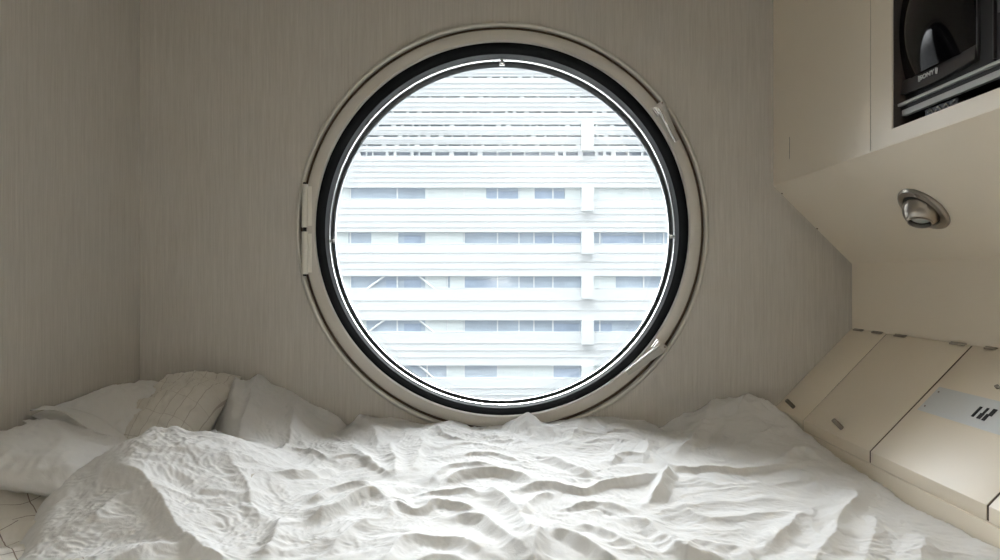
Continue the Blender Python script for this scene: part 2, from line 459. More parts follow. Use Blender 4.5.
# bezel around the screen: lower bar bulges downwards
bm = bmesh.new()
n = 24
def bezel_strip(pts_in, pts_out):
    A = [bm.verts.new((XT+.006, y, z)) for y, z in pts_in]; B = [bm.verts.new((XT, y, z)) for y, z in pts_out]
    A2 = [bm.verts.new((XT+.02, v.co.y, v.co.z)) for v in A]; B2 = [bm.verts.new((XT+.02, v.co.y, v.co.z)) for v in B]
    for i in range(len(A)-1):
        for P, Q in ((A, B), (B, B2), (B2, A2), (A2, A)):
            bm.faces.new((P[i], P[i+1], Q[i+1], Q[i]))
    for P in ((A[0], B[0], B2[0], A2[0]), (A[-1], A2[-1], B2[-1], B[-1])): bm.faces.new(P)
low_in = []; low_out = []
for i in range(n+1):
    s = i/n; y = ys0+(ys1-ys0)*s; low_in.append((y, zs0-.004*math.sin(PI*s)))
    yo = (yb0-.010)+((ys1-.004)-(yb0-.010))*s; low_out.append((yo, zs0-.0300-.009*math.sin(PI*s)+.006*0))
bezel_strip(low_in, low_out)
bezel_strip([(ys0, zs0), (ys0, zs1)], [(yb0-.002, zs0-.0300), (yb0-.002, zs1+.015)])
bezel_strip([(ys1, zs0), (ys1, zs1)], [(ys1-.012, zs0-.0300), (ys1-.012, zs1+.015)])
bezel_strip([(ys0, zs1), (ys1, zs1)], [(yb0-.002, zs1+.015), (ys1-.012, zs1+.015)])
tpart('bezel', bm, M['tv_frame'], smooth=30)
# convex glass
bm = bmesh.new()
ny, nz = 40, 34; G = []
RC = .37
for i in range(ny+1):
    row = []
    for j in range(nz+1):
        a = (i/ny-.5)*2; b_ = (j/nz-.5)*2
        y = (ys0+ys1)/2 + a*(ys0-ys1)/2*1.0; z = (zs0+zs1)/2+b_*(zs1-zs0)/2*1.04
        dx = (((y-(ys0+ys1)/2)**2+(z-(zs0+zs1)/2)**2))/(2*RC)
        row.append(bm.verts.new((XT-.020+dx, y, z)))
    G.append(row)
for i in range(ny):
    for j in range(nz): bm.faces.new((G[i][j], G[i+1][j], G[i+1][j+1], G[i][j+1]))
bmesh.ops.solidify(bm, geom=bm.faces[:], thickness=.002)
tpart('screen', bm, M['screen'], smooth=60)
# side control strip right of the screen
bm = bmesh.new(); box(bm, XT+.004, XT+.02, yb1+.0005, ys1-.0125, zb0, zb1, .001); tpart('side_panel', bm, M['black'], smooth=None)
bm = bmesh.new(); box(bm, XT+.0005, XT+.02, yb1-.0015, yb1+.0005, zb0+.004, zb1, 0); tpart('edge_strip', bm, M['tv_frame'], smooth=None)
# maker's lettering on the lower bezel, between two small bars
def text_mesh(name, s, size, mat, M4, parent, extrude=.0004):
    cu = bpy.data.curves.new(name+'_c', 'FONT'); cu.body = s; cu.size = size; cu.extrude = extrude
    cu.align_x = 'CENTER'; cu.align_y = 'CENTER'; cu.resolution_u = 3; cu.offset = .0005
    to = bpy.data.objects.new(name+'_c', cu); COL.objects.link(to)
    bpy.context.view_layer.update()
    dg = bpy.context.evaluated_depsgraph_get()
    me = bpy.data.meshes.new_from_object(to.evaluated_get(dg))
    bpy.data.objects.remove(to); bpy.data.curves.remove(cu)
    me.transform(M4); me.materials.clear(); me.materials.append(mat)
    o = bpy.data.objects.new(name, me); link(o, parent); return o
# letters run towards the camera (-y), up = +z, facing -x
def Mface(x, y, z, sx=1): 
    return Matrix(((0, 0, -1, x), (-sx, 0, 0, y), (0, 1, 0, z), (0, 0, 0, 1)))
ylog, zlog = ypx(427.0), CZ+134.8*PX-.0030
lg = text_mesh('lettering', 'SONY', .0135, M['letter'], Mface(XT-.0006, ylog, zlog, 1.35), tv)
lg.matrix_parent_inverse = Matrix.Translation((-XT, .8, -z_op0))
for s in (-1, 1):
    bm = bmesh.new(); box(bm, XT-.0010, XT+.004, ylog+s*.029-.0009, ylog+s*.029+.0009, zlog-.006, zlog+.007); tpart('mark_bar', bm, M['letter'], smooth=None)

# silver edged tray under the television
tray = empty('pull_out_tray', (XT, -.9, CZ+118*PX))
tag(tray, 'silver edged pull-out tray directly under the black television', 'tray')
def trp(name, bm, mat, smooth=40):
    o = mesh_obj(name, bm, mat, None, smooth); o.parent = tray; o.matrix_parent_inverse = Matrix.Translation((-XT, .9, -(CZ+118*PX))); return o
ya, yz = ypx(395.6), -1.19
bm = bmesh.new(); box(bm, XT-.006, XT+.004, yz, ya, CZ+120.6*PX, CZ+122.6*PX, .0008); box(bm, XT-.006, XT+.004, ya-.0035, ya, CZ+120.6*PX, CZ+129.0*PX, .0008)
trp('upper_rail', bm, M['silver'])
bm = bmesh.new(); box(bm, XT+.001, XT+.2, yz, ya-.006, CZ+117.2*PX, CZ+120.4*PX); trp('tray_board', bm, M['black'], None)
bm = bmesh.new(); box(bm, XT-.004, XT+.008, yz, ypx(403.5), CZ+113.2*PX, CZ+117.2*PX, .001); trp('lower_rail', bm, M['silver'])
# dark blue adapter on the niche floor
ad = empty('cable_adapter', (XT+.004, -.85, z_op0)); tag(ad, 'small dark blue electronic box with curled leads under the silver tray', 'adapter')
def adp(name, bm, mat, smooth=40):
    o = mesh_obj(name, bm, mat, None, smooth); o.parent = ad; o.matrix_parent_inverse = Matrix.Translation((-XT-.004, .85, -z_op0)); return o
bm = bmesh.new(); box(bm, XT+.004, XT+.07, ypx(456), ypx(423), z_op0+.0003, z_op0+.0225, .002); adp('case', bm, M['deck'])
for k in range(3):
    bm = bmesh.new(); y0 = ypx(427+9*k); prev = None
    for i in range(9):
        s = i/8; p = Vector((XT+.002, y0-.028*s, z_op0+.013+.006*math.sin(s*PI*2+k)))
        if prev is not None: cyl(bm, prev, p, .0014, 8)
        prev = p
    adp('lead', bm, M['steel'])
# second dark unit beside the television
st = empty('stereo_unit', (XT, -1.09, CZ+125*PX)); tag(st, 'plain black audio unit standing right of the television, cut off by the picture edge', 'stereo')
def stp(name, bm, mat, smooth=40):
    o = mesh_obj(name, bm, mat, None, smooth); o.parent = st; o.matrix_parent_inverse = Matrix.Translation((-XT, 1.09, -(CZ+125*PX))); return o
bm = bmesh.new(); box(bm, XT+.004, XT+.19, -1.19, yb1-.004, CZ+123.2*PX, CZ+.80, .003); stp('case', bm, M['black'])
bm = bmesh.new(); box(bm, XT, XT+.004, -1.185, yb1-.012, CZ+.50, CZ+.56, .001); stp('front_strip', bm, M['tv_frame'])
for k in range(3):
    bm = bmesh.new(); cyl(bm, (XT+.004, yb1-.05-.05*k, CZ+.45), (XT-.008, yb1-.05-.05*k, CZ+.45), .011, 24, bevel=.0015); stp('knob', bm, M['tv_frame'])

# ------------------------------------------------------------------ low storage unit with sloping lids
XF = 275*PX; XW = 352*PX
lid_top_f, lid_top_b, lid_bot = CZ-127.3*PX, CZ-48.5*PX, CZ-136*PX
unit = empty('storage_unit', (XF, 0, 0)); tag(unit, 'long cream bedside storage unit with sloping hinged lids right of the bed', 'cabinet')
uinv = Matrix.Translation((-XF, 0, 0))
def up(name, bm, mat, parent=unit, smooth=40):
    o = mesh_obj(name, bm, mat, None, smooth); o.parent = parent
    if parent is unit: o.matrix_parent_inverse = uinv
    return o
bm = bmesh.new()
prism(bm, [(XF-.0035, 0), (XF-.0035, lid_bot-.0022), (XF+.020, lid_bot-.0022), (XF+.020, lid_top_f-.040), (XW-.001, lid_top_b-.035), (XW-.001, 0)], -2.2, -e)
up('carcass', bm, M['cream'], smooth=None)
bm = bmesh.new(); box(bm, XF+.001, XF+.010, -2.2, -e, lid_bot-.0021, lid_bot-.0004)
up('shadow_gap', bm, M['cream_edge'], smooth=None)
g = [1.0, 275/302.9, 275/369.9, 275/487.5, .415, .2]
gw = [.0018, .0032, .0062, .0062, .005, .004]
def slope_pt(X):                        # top surface of the lids
    s = (X-XF)/(XW-XF); return lid_top_f+(lid_top_b-lid_top_f)*s
for k in (1, 2, 3, 4):
    bm = bmesh.new(); yc = yt(g[k])
    prism(bm, [(XF+.0012, lid_bot+.0005), (XF+.0012, lid_top_f-.0010), (XW-.004, lid_top_b-.0020), (XW-.004, lid_top_b-.03), (XF+.02, lid_bot)], yc-gw[k]/2+.0001, yc+gw[k]/2-.0001)
    up('lid_gap', bm, M['groove'], smooth=None)
lids = []
for k in range(5):
    y1 = yt(g[k])-(e if k == 0 else gw[k]/2); y0 = yt(g[k+1])+gw[k+1]/2
    bm = bmesh.new(); T = .016
    prism(bm, [(XF, lid_bot), (XF, lid_top_f), (XW-.003, lid_top_b), (XW-.003, lid_top_b-T*1.4), (XF+.016, lid_top_f-.010), (XF+.016, lid_bot)], y0, y1, .0012, 2)
    l = up('lid', bm, M['cream'], smooth=30); lids.append((l, y0, y1))
nrm = Vector((-(lid_top_b-lid_top_f), 0, (XW-XF))).normalized()
for k, (X, t) in enumerate(((280.6*PX, .955), (280.5*PX, .8205))):
    bm = bmesh.new(); p = Vector((X, yt(t), slope_pt(X)))
    cyl(bm, p-nrm*.001, p+nrm*.033, .0064, 20, bevel=.001)
    up('peg_handle', bm, M['peg'], lids[k][0], 40)
# hinges in the joint at the top of the lids (px of the hinge ends in the photograph)
for a, b_, k in ((856.0, 864.5, 0), (874.5, 884, 0), (897, 908, 1), (953, 968, 1), (988, 999, 2), (1068, 1090, 2)):
    y0, y1 = yt(352/(b_-500)), yt(352/(a-500))
    bm = bmesh.new(); cyl(bm, (XW-.0045, y0, lid_top_b+.0008), (XW-.0045, y1, lid_top_b+.0008), .0022, 12)
    box(bm, XW-.012, XW-.001, y0+.002, y1-.002, lid_top_b-.004, lid_top_b+.0006)
    up('hinge', bm, M['hinge_metal'], lids[k][0], 40)
# metal switch plate let into the third lid
def sl(X, t, h=0):
    p = Vector((X*PX, yt(t), slope_pt(X*PX))); return p+nrm*h
def slab(bm, X0, X1, t0, t1, h0, h1, skew=0):
    A = [sl(X0, t0, h1), sl(X1, t0+skew, h1), sl(X1, t1+skew, h1), sl(X0, t1, h1)]
    B = [sl(X0, t0, h0), sl(X1, t0+skew, h0), sl(X1, t1+skew, h0), sl(X0, t1, h0)]
    a = [bm.verts.new(p) for p in A]; b = [bm.verts.new(p) for p in B]
    bm.faces.new(a); bm.faces.new(b[::-1])
    for i in range(4): bm.faces.new((a[i], a[(i+1) % 4], b[(i+1) % 4], b[i]))
bm = bmesh.new(); slab(bm, 306.3, 322.6, .7335, .572, -.0006, .0014)
pl = up('switch_plate', bm, M['plate'], lids[2][0], None)
for X in (309.5, 319.5):
    bm = bmesh.new(); p = sl(X, .7275, 0); cyl(bm, p, p+nrm*.0026, .0022, 12); up('screw', bm, M['peg'], pl, 40)
for (X0, X1, t0, t1) in ((311.2, 317.4, .6600, .6568), (311.0, 314.2, .6525, .6475), (313.8, 317.6, .6508, .6480), (310.8, 314.6, .6452, .6412), (313.9, 318.0, .6430, .6380)):
    bm = bmesh.new(); slab(bm, X0, X1, t0, t1, .0012, .0026); up('switch_slot', bm, M['black_matt'], pl, None)
# little brass catch above the plate
bm = bmesh.new(); p = sl(329.5, .6605, 0); cyl(bm, p, p+nrm*.008, .0045, 14); cyl(bm, p+nrm*.006+Vector((0, .006, 0)), p+nrm*.006+Vector((0, -.02, 0)), .002, 10)
up('catch', bm, M['peg'], lids[2][0], 40)

# ------------------------------------------------------------------ bedding
def hash2(ix, iy, seed):
    h = (ix.astype(np.int64)*374761393 + iy.astype(np.int64)*668265263 + seed*1442695041) & 0xffffffff
    h = ((h ^ (h >> 13))*1274126177) & 0xffffffff
    return (h ^ (h >> 16)) & 0xffffffff
def perlin(x, y, seed=0):
    x0 = np.floor(x); y0 = np.floor(y); fx = x-x0; fy = y-y0
    u = fx*fx*fx*(fx*(fx*6-15)+10); v = fy*fy*fy*(fy*(fy*6-15)+10)
    def g(ix, iy, dx, dy):
        a = hash2(ix, iy, seed)/4294967295.0*2*PI
        return np.cos(a)*dx+np.sin(a)*dy
    n00 = g(x0, y0, fx, fy); n10 = g(x0+1, y0, fx-1, fy); n01 = g(x0, y0+1, fx, fy-1); n11 = g(x0+1, y0+1, fx-1, fy-1)
    return ((n00*(1-u)+n10*u)*(1-v)+(n01*(1-u)+n11*u)*v)*1.4
def fbm(x, y, o=4, seed=0, gain=.5):
    s = 0; a = 1
    for k in range(o):
        s = s+a*perlin(x*2**k, y*2**k, seed+k*17); a *= gain
    return s
def ridged(x, y, seed=0, sharp=1.6):
    return np.clip(1-np.abs(perlin(x, y, seed))*2.2, 0, 1)**sharp
def sstep(a, b, x):
    t = np.clip((x-a)/(b-a), 0, 1); return t*t*(3-2*t)
def poly_dist(PXs, PYs, pts):
    """distance to polyline, parameter along it (0..1) and side sign"""
    best = np.full(PXs.shape, 1e9); par = np.zeros(PXs.shape); sgn = np.ones(PXs.shape)
    seg = [math.dist(pts[i], pts[i+1]) for i in range(len(pts)-1)]; tot = sum(seg); acc = 0
    for i in range(len(pts)-1):
        ax, ay = pts[i]; bx, by = pts[i+1]; dx, dy = bx-ax, by-ay; l2 = dx*dx+dy*dy+1e-12
        t = np.clip(((PXs-ax)*dx+(PYs-ay)*dy)/l2, 0, 1)
        d = np.hypot(PXs-ax-t*dx, PYs-ay-t*dy)
        s = np.sign(dx*(PYs-ay)-dy*(PXs-ax))
        m = d < best
        best = np.where(m, d, best); par = np.where(m, (acc+t*seg[i])/tot, par); sgn = np.where(m, s, sgn)
        acc += seg[i]
    return best, par, sgn
def smooth_poly(pts, n=6):
    """Catmull-Rom"""
    P = [np.array(p, float) for p in pts]; P = [2*P[0]-P[1]]+P+[2*P[-1]-P[-2]]; out = []
    for i in range(1, len(P)-2):
        for k in range(n):
            t = k/n
            out.append(tuple(.5*((2*P[i])+(-P[i-1]+P[i+1])*t+(2*P[i-1]-5*P[i]+4*P[i+1]-P[i+2])*t*t+(-P[i-1]+3*P[i]-3*P[i+1]+P[i+2])*t**3)))
    out.append(tuple(P[-2])); return out
def on_bed(x, y, Z=-138):
    """photo pixel -> point of the bed surface Z px below the camera"""
    t = Z/(280-y); return ((x-500)*t*PX, (t-1)*D)

def grid_mesh(name, X, Y, Z, mat, keep=None, parent=None, uv=None):
    ny, nx = X.shape
    co = np.stack([X, Y, Z], -1).reshape(-1, 3).astype(np.float32)
    idx = np.arange(nx*ny).reshape(ny, nx)
    q = np.stack([idx[:-1, :-1], idx[:-1, 1:], idx[1:, 1:], idx[1:, :-1]], -1).reshape(-1, 4)
    if keep is not None:
        k = keep.reshape(-1); q = q[k[q].all(1)]
        used = np.zeros(nx*ny, bool); used[q.reshape(-1)] = True
        remap = np.cumsum(used)-1; co = co[used]; q = remap[q]
    me = bpy.data.meshes.new(name)
    me.vertices.add(len(co)); me.vertices.foreach_set('co', co.reshape(-1))
    me.loops.add(q.size); me.loops.foreach_set('vertex_index', q.reshape(-1).astype(np.int32))
    me.polygons.add(len(q)); me.polygons.foreach_set('loop_start', np.arange(0, q.size, 4, dtype=np.int32))
    me.polygons.foreach_set('loop_total', np.full(len(q), 4, np.int32))
    me.update(calc_edges=True); me.validate()
    me.polygons.foreach_set('use_smooth', np.ones(len(me.polygons), bool))
    me.materials.append(mat)
    o = bpy.data.objects.new(name, me); link(o, parent); return o

def crumple(X, Y, seed, amp=1.0, ang=0.0):
    """creased cotton: long sharp creases between smooth puffs, several sizes (metres)"""
    wx = X+.045*fbm(X*4, Y*4, 3, seed+1); wy = Y+.045*fbm(X*4+9, Y*4+3, 3, seed+2)
    h = .0
    for k, (s, a, an, st) in enumerate(((4.5, .0042, .5, .5), (8, .0032, -.9, .38), (9, .0028, 1.3, .38), (15, .0018, .2, .30), (19, .0017, -1.2, .30), (33, .0012, .8, .4), (40, .0011, -.5, .4), (70, .0007, .1, .5), (85, .0006, 1.4, .5))):
        c, s_ = math.cos(an+ang), math.sin(an+ang)
        U = (wx*c+wy*s_)*s; V = (-wx*s_+wy*c)*s*st
        n = perlin(U+.35*perlin(V*1.3, U*.6, seed+50+k), V, seed+k*7)
        r = 1-np.sqrt(n*n*5.5+.006)                       # rounded-sharp ridge along the zero line
        mask = .25+1.1*sstep(-.35, .45, perlin(X*2.6+k*5, Y*2.6+k, seed+70+k))
        h = h+a*(r-.5)*mask
    return h*amp

# mattress
bm = bmesh.new(); box(bm, XL+.01, XF-.008, -1.75, -.012, .30, CZ-.520, .03, 4)
mt = tag(mesh_obj('mattress', bm, M['mattress'], None, 40), 'pale mattress hidden under the crumpled white bedding', 'mattress')
bm = bmesh.new(); box(bm, XL+.008, XF-.006, -1.76, -.008, .012, .299, .004)
tag(mesh_obj('bed_box', bm, M['cream_edge'], None, 40), 'boxed cream bed base beneath the mattress', 'bed base')
ZM = CZ-.520

# folds traced on the photograph: (points, height, width far, width near) in m
FOLDS = [
 ([(300,517),(343,500),(371,486),(391,490)], .026, .085, .018),
 ([(306,496),(340,483),(377,477)], .018, .05, .016),
 ([(386,506),(397,494),(414,499),(434,491),(454,493),(480,500)], .014, .035, .012),
 ([(426,477),(443,464),(463,460),(500,463)], .012, .05, .016),
 ([(391,437),(394,457),(397,471)], .014, .025, .025),
 ([(425,432),(420,450),(404,470)], .010, .03, .02),
 ([(414,486),(460,481),(480,486)], .009, .025, .012),
 ([(380,565),(394,534),(414,523),(454,526),(490,540)], .018, .05, .025),
 ([(326,543),(351,520),(380,507)], .012, .04, .02),
 ([(440,480),(460,469),(483,466),(517,471),(540,480)], .020, .06, .020),
 ([(514,483),(546,479),(580,485),(603,477),(640,474),(668,468)], .016, .04, .014),
 ([(537,450),(563,457),(586,469),(609,471)], .014, .05, .018),
 ([(480,477),(503,491),(526,514),(531,537)], .018, .035, .028),
 ([(543,520),(531,540),(528,560)], .018, .03, .03),
 ([(543,520),(574,531),(603,546),(631,557)], .022, .04, .018),
 ([(520,508),(534,491),(560,486)], .010, .03, .016),
 ([(609,463),(623,453),(645,454)], .011, .035, .014),
 ([(440,500),(460,503),(483,507),(503,523),(526,549)], .018, .05, .02),
 ([(656,454),(672,463),(693,464),(741,461),(799,459)], .014, .05, .016),
 ([(669,455),(690,440),(717,417),(747,402)], .016, .05, .03),
 ([(669,466),(662,484),(647,495)], .028, .022, .020),
 ([(672,490),(690,502),(717,508),(772,505),(799,502)], .009, .05, .02),
 ([(620,505),(650,517),(681,539),(711,542),(741,551)], .018, .05, .018),
 ([(684,545),(699,530),(735,536),(763,551)], .014, .04, .022),
 ([(780,455),(803,448),(822,455)], .010, .04, .014),
 ([(700,436),(730,424),(762,420)], .009, .04, .018),
 ([(740,448),(770,436),(800,438)], .009, .04, .016),
 ([(854,474),(856,490),(840,507),(819,539),(812,562)], .016, .05, .035),
 ([(808,502),(787,520),(770,535)], .012, .04, .02),
 ([(560,500),(600,495),(640,505)], .010, .03, .016),
 ([(575,512),(605,520),(650,540)], .010, .03, .014),
 ([(690,470),(720,478),(770,474)], .007, .04, .02),
 ([(880,500),(870,530),(850,560)], .010, .04, .035),
 ([(930,520),(925,545),(915,565)], .010, .04, .035),
 ([(350,440),(370,455),(396,470)], .008, .025, .014),
 ([(330,455),(355,452),(380,462)], .008, .03, .012),
 ([(570,440),(600,436),(640,440)], .006, .04, .014),
 ([(440,444),(470,440),(510,446)], .006, .04, .014),
 ([(400,548),(440,540),(480,552)], .008, .03, .014),
 ([(640,462),(650,440),(662,426)], .008, .03, .02),
 ([(275,455),(300,450),(330,456)], .010, .03, .014),
 ([(355,418),(372,430),(380,446)], .010, .03, .02), ([(430,424),(452,434),(470,436)], .009, .04, .014), ([(500,430),(528,420),(556,432)], .009, .03, .016),
 ([(590,420),(610,430),(640,430)], .008, .03, .014), ([(455,452),(490,450),(525,455)], .008, .03, .012), ([(560,442),(575,430),(583,420)], .008, .03, .02),
 ([(712,412),(722,428),(728,445)], .009, .03, .02), ([(770,402),(752,418),(730,432)], .012, .03, .02), ([(776,412),(788,426),(800,440)], .010, .03, .018), ([(745,400),(738,414),(716,426)], .010, .025, .018),
]
HFOLDS = [   # on the big hump at the left (z about 10 cm higher)
 ([(110,468),(150,482),(187,507),(228,519),(262,521)], .022, .05, .022),
 ([(281,485),(276,500),(266,517)], .018, .04, .025),
 ([(50,535),(110,525),(150,515),(187,509)], .020, .06, .03),
 ([(230,455),(250,470),(262,490)], .010, .03, .02),
 ([(120,560),(140,540),(175,522)], .014, .04, .03),
 ([(90,500),(120,488),(150,484)], .012, .04, .025),
 ([(205,560),(225,540),(262,524)], .012, .03, .02),
 ([(180,530),(197,548),(205,565)], .010, .025, .02),
]
x = np.linspace(-1.03, XF-.004, 740); y = np.linspace(-1.62, -.006, 600)
X, Y = np.meshgrid(x, y)
wX = X+.010*fbm(X*7, Y*7, 3, 5); wY = Y+.010*fbm(X*7+4, Y*7+8, 3, 6)
def gauss(cx, cy, sx, sy, p=2.0, rot=0):
    c, s = math.cos(rot), math.sin(rot); dx = wX-cx; dy = wY-cy
    u = (dx*c+dy*s)/sx; v = (-dx*s+dy*c)/sy
    return np.exp(-.5*(np.abs(u)**p+np.abs(v)**p))
H = -147*PX+.026*sstep(-.85, -.05, Y)+.014*fbm(X*2.1, Y*2.1, 2, 11)*sstep(-.05, -.35, Y)
# height of the bedding along the window wall, read off the photograph
TS = .965
SIL = [(225,388),(236,380),(245,378),(264,378),(289,388),(314,405),(337,420),(343,427),(357,416),(386,417),(421,424),(450,419),(471,427),(503,426),(528,413.6),(543,420.7),(568,419),(593,416.4),(625,417),(650,417),(662,427),(679,417),(700,411),(721,403),(743,397.5),(768,397.5),(776,408)]
sx_ = [(p-500)*TS*PX for p, _ in SIL]; sz_ = [-(q-280)*TS*PX for _, q in SIL]
S = np.interp(wX+.25*(wY+.07)*sstep(-.45, -.75, X), sx_, sz_)-.014
sig = .055+.17*sstep(-.48, -.64, X)+.09*sstep(.62, .78, X)
wgt = np.where(Y > -.075, 1, np.exp(-((Y+.075)/(sig*1.3))**2))
H = H*(1-wgt)+S*wgt
# hump at the left: crest about 0.65 m from the window wall, long slope towards the camera
hv = wY+.63; hg = np.exp(-.5*(((wX+.765)/.175)**2*(np.abs((wX+.765)/.175)**.4)+(hv/np.where(hv < 0, .26, .10))**2))
H += .112*hg*(1+.10*fbm(X*4.2, Y*4.2, 2, 171))+crumple(X, Y, 213, .9)*hg
BFOLDS = [   # on the bunch behind it
 ([(262,380),(252,398),(236,416)], .022, .03, .02), ([(300,392),(288,412),(258,428)], .016, .04, .02),
 ([(335,422),(310,430),(270,436)], .014, .04, .02), ([(240,384),(234,398),(232,415)], .020, .02, .02), ([(283,386),(300,405),(318,425)], .010, .04, .03)]
for L, Z in ((FOLDS, -138), (HFOLDS, -122), (BFOLDS, -108)):
    for pts, h, wf, wn in L:
        P = smooth_poly([on_bed(p[0], p[1], Z) for p in pts])
        d, par, sg = poly_dist(wX, wY, P)
        far = (sg > 0) if P[-1][0] > P[0][0] else (sg < 0)  # the side away from the camera
        w = np.where(far, wf, wn); q = np.clip(d/(w*1.5), 0, 1)
        H += h*(1-q)**2*(1+.6*q)*(sstep(0, .22, par)*sstep(0, .22, 1-par)*.8+.2)
H += crumple(X, Y, 3, 1.0)*(1+.25*sstep(-.5, -.2, Y)+.4*gauss(-.70, -.85, .25, .25)+.6*gauss(-.68, -.12, .2, .2))
# outline of the duvet
OUT = [(-.80,-1.70),(-.82,-1.25),(-.86,-1.08),(-.93,-.90),(-.985,-.77),(-.955,-.66),(-.89,-.575),(-.80,-.54),(-.71,-.545),(-.70,-.47),(-.78,-.36),(-.87,-.22),(-.90,-.08),(-.87,-.008),(.2,-.008),(XF-.004,-.008),(XF-.004,-1.70)]
def inside(X, Y, poly):
    c = np.zeros(X.shape, bool); n = len(poly); j = n-1
    for i in range(n):
        xi, yi = poly[i]; xj, yj = poly[j]
        m = ((yi > Y) != (yj > Y)) & (X < (xj-xi)*(Y-yi)/(yj-yi+1e-12)+xi); c ^= m; j = i
    return c
wx2 = X+.02*fbm(X*9, Y*9, 2, 21); wy2 = Y+.02*fbm(X*9+3, Y*9+1, 2, 22)
ins = inside(wx2, wy2, OUT)
d_left, _, _ = poly_dist(wx2, wy2, OUT[:14]); d_left = np.where(ins, d_left, -d_left)
d_r = np.minimum(XF-.004-X, -.006-Y)
f = np.sqrt(np.clip(1-(1-np.clip(d_left/.06, 0, 1))**2, 0, 1))
f2 = np.sqrt(np.clip(1-(1-np.clip(d_r/.03, 0, 1))**2, 0, 1))*.22+.78
Zd = ZM+.003+(H+CZ-ZM)*f*f2
duv = grid_mesh('duvet', X, Y, Zd, M['white_cotton'], keep=d_left > -.004)
tag(duv, 'large crumpled white cotton duvet spread over the bed below the round window', 'duvet')

# white sheet bunched between the pillows and the duvet
x = np.linspace(-1.17, -.58, 260); y = np.linspace(-.80, -.16, 260); X, Y = np.meshgrid(x, y)
Hs = .070+.012*fbm(X*5, Y*5, 2, 141)+crumple(X, Y, 144, 1.3)
for pts, h, wf, wn in (([(40,462),(80,452),(120,455),(160,444)], .030, .05, .02), ([(60,474),(100,464),(150,463)], .022, .04, .018), ([(100,441),(120,428),(150,428)], .026, .05, .02), ([(170,437),(190,428),(215,436)], .030, .04, .02), ([(215,440),(222,428),(236,430)], .02, .03, .02)):
    P = smooth_poly([on_bed(p[0], p[1], -125) for p in pts]); d, par, sg = poly_dist(X+.01*perlin(X*8, Y*8, 3), Y, P)
    w_ = np.where((sg > 0) if P[-1][0] > P[0][0] else (sg < 0), wf, wn); q_ = np.clip(d/(w_*1.5), 0, 1); Hs += h*(1-q_)**2*(1+.6*q_)
ex = X-(-.875); ey = Y-(-.47)
ed = 1-np.sqrt((ex/.295)**2+(ey/.26)**2)+.10*fbm(X*7, Y*7, 2, 151)
Hs = np.maximum(Hs, .004)*np.sqrt(np.clip(1-(1-np.clip(ed/.30, 0, 1))**2, 0, 1))
sh = grid_mesh('bed_sheet', X, Y, ZM+.004+Hs, M['white_cotton'], keep=ed > 0)
tag(sh, 'rumpled white sheet bunched up between the pillows and the duvet', 'bed sheet')

# checked quilt below, at the left
x = np.linspace(XL+.004, -.55, 260); y = np.linspace(-1.62, -.30, 420); X, Y = np.meshgrid(x, y)
Hq = .042+.018*fbm(X*4, Y*4, 3, 41)+crumple(X, Y, 44, .9)
Hq += .055*np.exp(-((Y+.62+.3*(X+.9))/.09)**2)*(.6+.4*np.cos((X+.9)*3))
for pts, h, w in (([(-1.15,-.98),(-1.0,-.93),(-.88,-.94)], .022, .05), ([(-1.1,-.80),(-.95,-.74),(-.8,-.72)], .03, .05), ([(-1.15,-1.15),(-1.0,-1.10),(-.9,-1.08)], .02, .05)):
    d, par, sg = poly_dist(X+.02*perlin(X*8, Y*8, 3), Y, smooth_poly(pts)); Hq += h*np.clip(1-d/w, 0, 1)**1.6
ed = np.minimum(X-XL-.004, np.minimum(-.30-Y, Y+1.62)); Hq = np.maximum(Hq, .004)*np.sqrt(np.clip(1-(1-np.clip(ed/.05, 0, 1))**2, 0, 1))
q = grid_mesh('quilt', X, Y, ZM+.002+Hq, M['check_cotton'])
tag(q, 'off-white quilt with thin brown check lines at the lower left, partly under the duvet', 'quilt')

def pillow(name, size, mat, seed, cr=1.0, n=120, m=90, squash=.5):
    """closed cushion: two bulging sheets meeting in a seam"""
    Lx, Ly, Lz = size
    u = np.linspace(-1, 1, n); v = np.linspace(-1, 1, m); U, V = np.meshgrid(u, v)
    pin = 1-.07*(1-V**2)*np.abs(U)**3; pin2 = 1-.07*(1-U**2)*np.abs(V)**3
    Xp = U*pin2*Lx/2; Yp = V*pin*Ly/2
    prof = (np.clip(1-np.abs(U)**2.6, 0, 1)**.55)*(np.clip(1-np.abs(V)**2.6, 0, 1)**.55)
    def side(s, sd):
        edge = np.minimum(1-np.abs(U), 1-np.abs(V))
        seam = .010*perlin(np.arctan2(V, U)*9, U*0+sd, sd)*np.clip(1-edge/.35, 0, 1)*sstep(0, .05, edge)
        return s*(Lz/2*prof*(1+.12*fbm(U*1.5, V*1.5, 2, sd))+(crumple(Xp, Yp, sd, cr)+seam)*sstep(0, .12, edge))
    A = side(1, seed); B = side(-1, seed+5)*squash
    me = bpy.data.meshes.new(name)
    bm = bmesh.new()
    va = [[bm.verts.new((Xp[j, i], Yp[j, i], A[j, i])) for i in range(n)] for j in range(m)]
    vb = [[va[j][i] if (i in (0, n-1) or j in (0, m-1)) else bm.verts.new((Xp[j, i], Yp[j, i], B[j, i])) for i in range(n)] for j in range(m)]
    uvl = bm.loops.layers.uv.new('UVMap')
    for g_, sgn_ in ((va, 1), (vb, -1)):
        for j in range(m-1):
            for i in range(n-1):
                q_ = [g_[j][i], g_[j][i+1], g_[j+1][i+1], g_[j+1][i]]
                f_ = bm.faces.new(q_ if sgn_ > 0 else q_[::-1]); f_.smooth = True
                for lp in f_.loops: lp[uvl].uv = (lp.vert.co.x, lp.vert.co.y)
    bm.to_mesh(me); bm.free(); me.materials.append(mat)
    o = bpy.data.objects.new(name, me); return link(o)
def place(o, loc, rx, ry, rz):
    o.location = loc; o.rotation_euler = (math.radians(rx), math.radians(ry), math.radians(rz)); return o
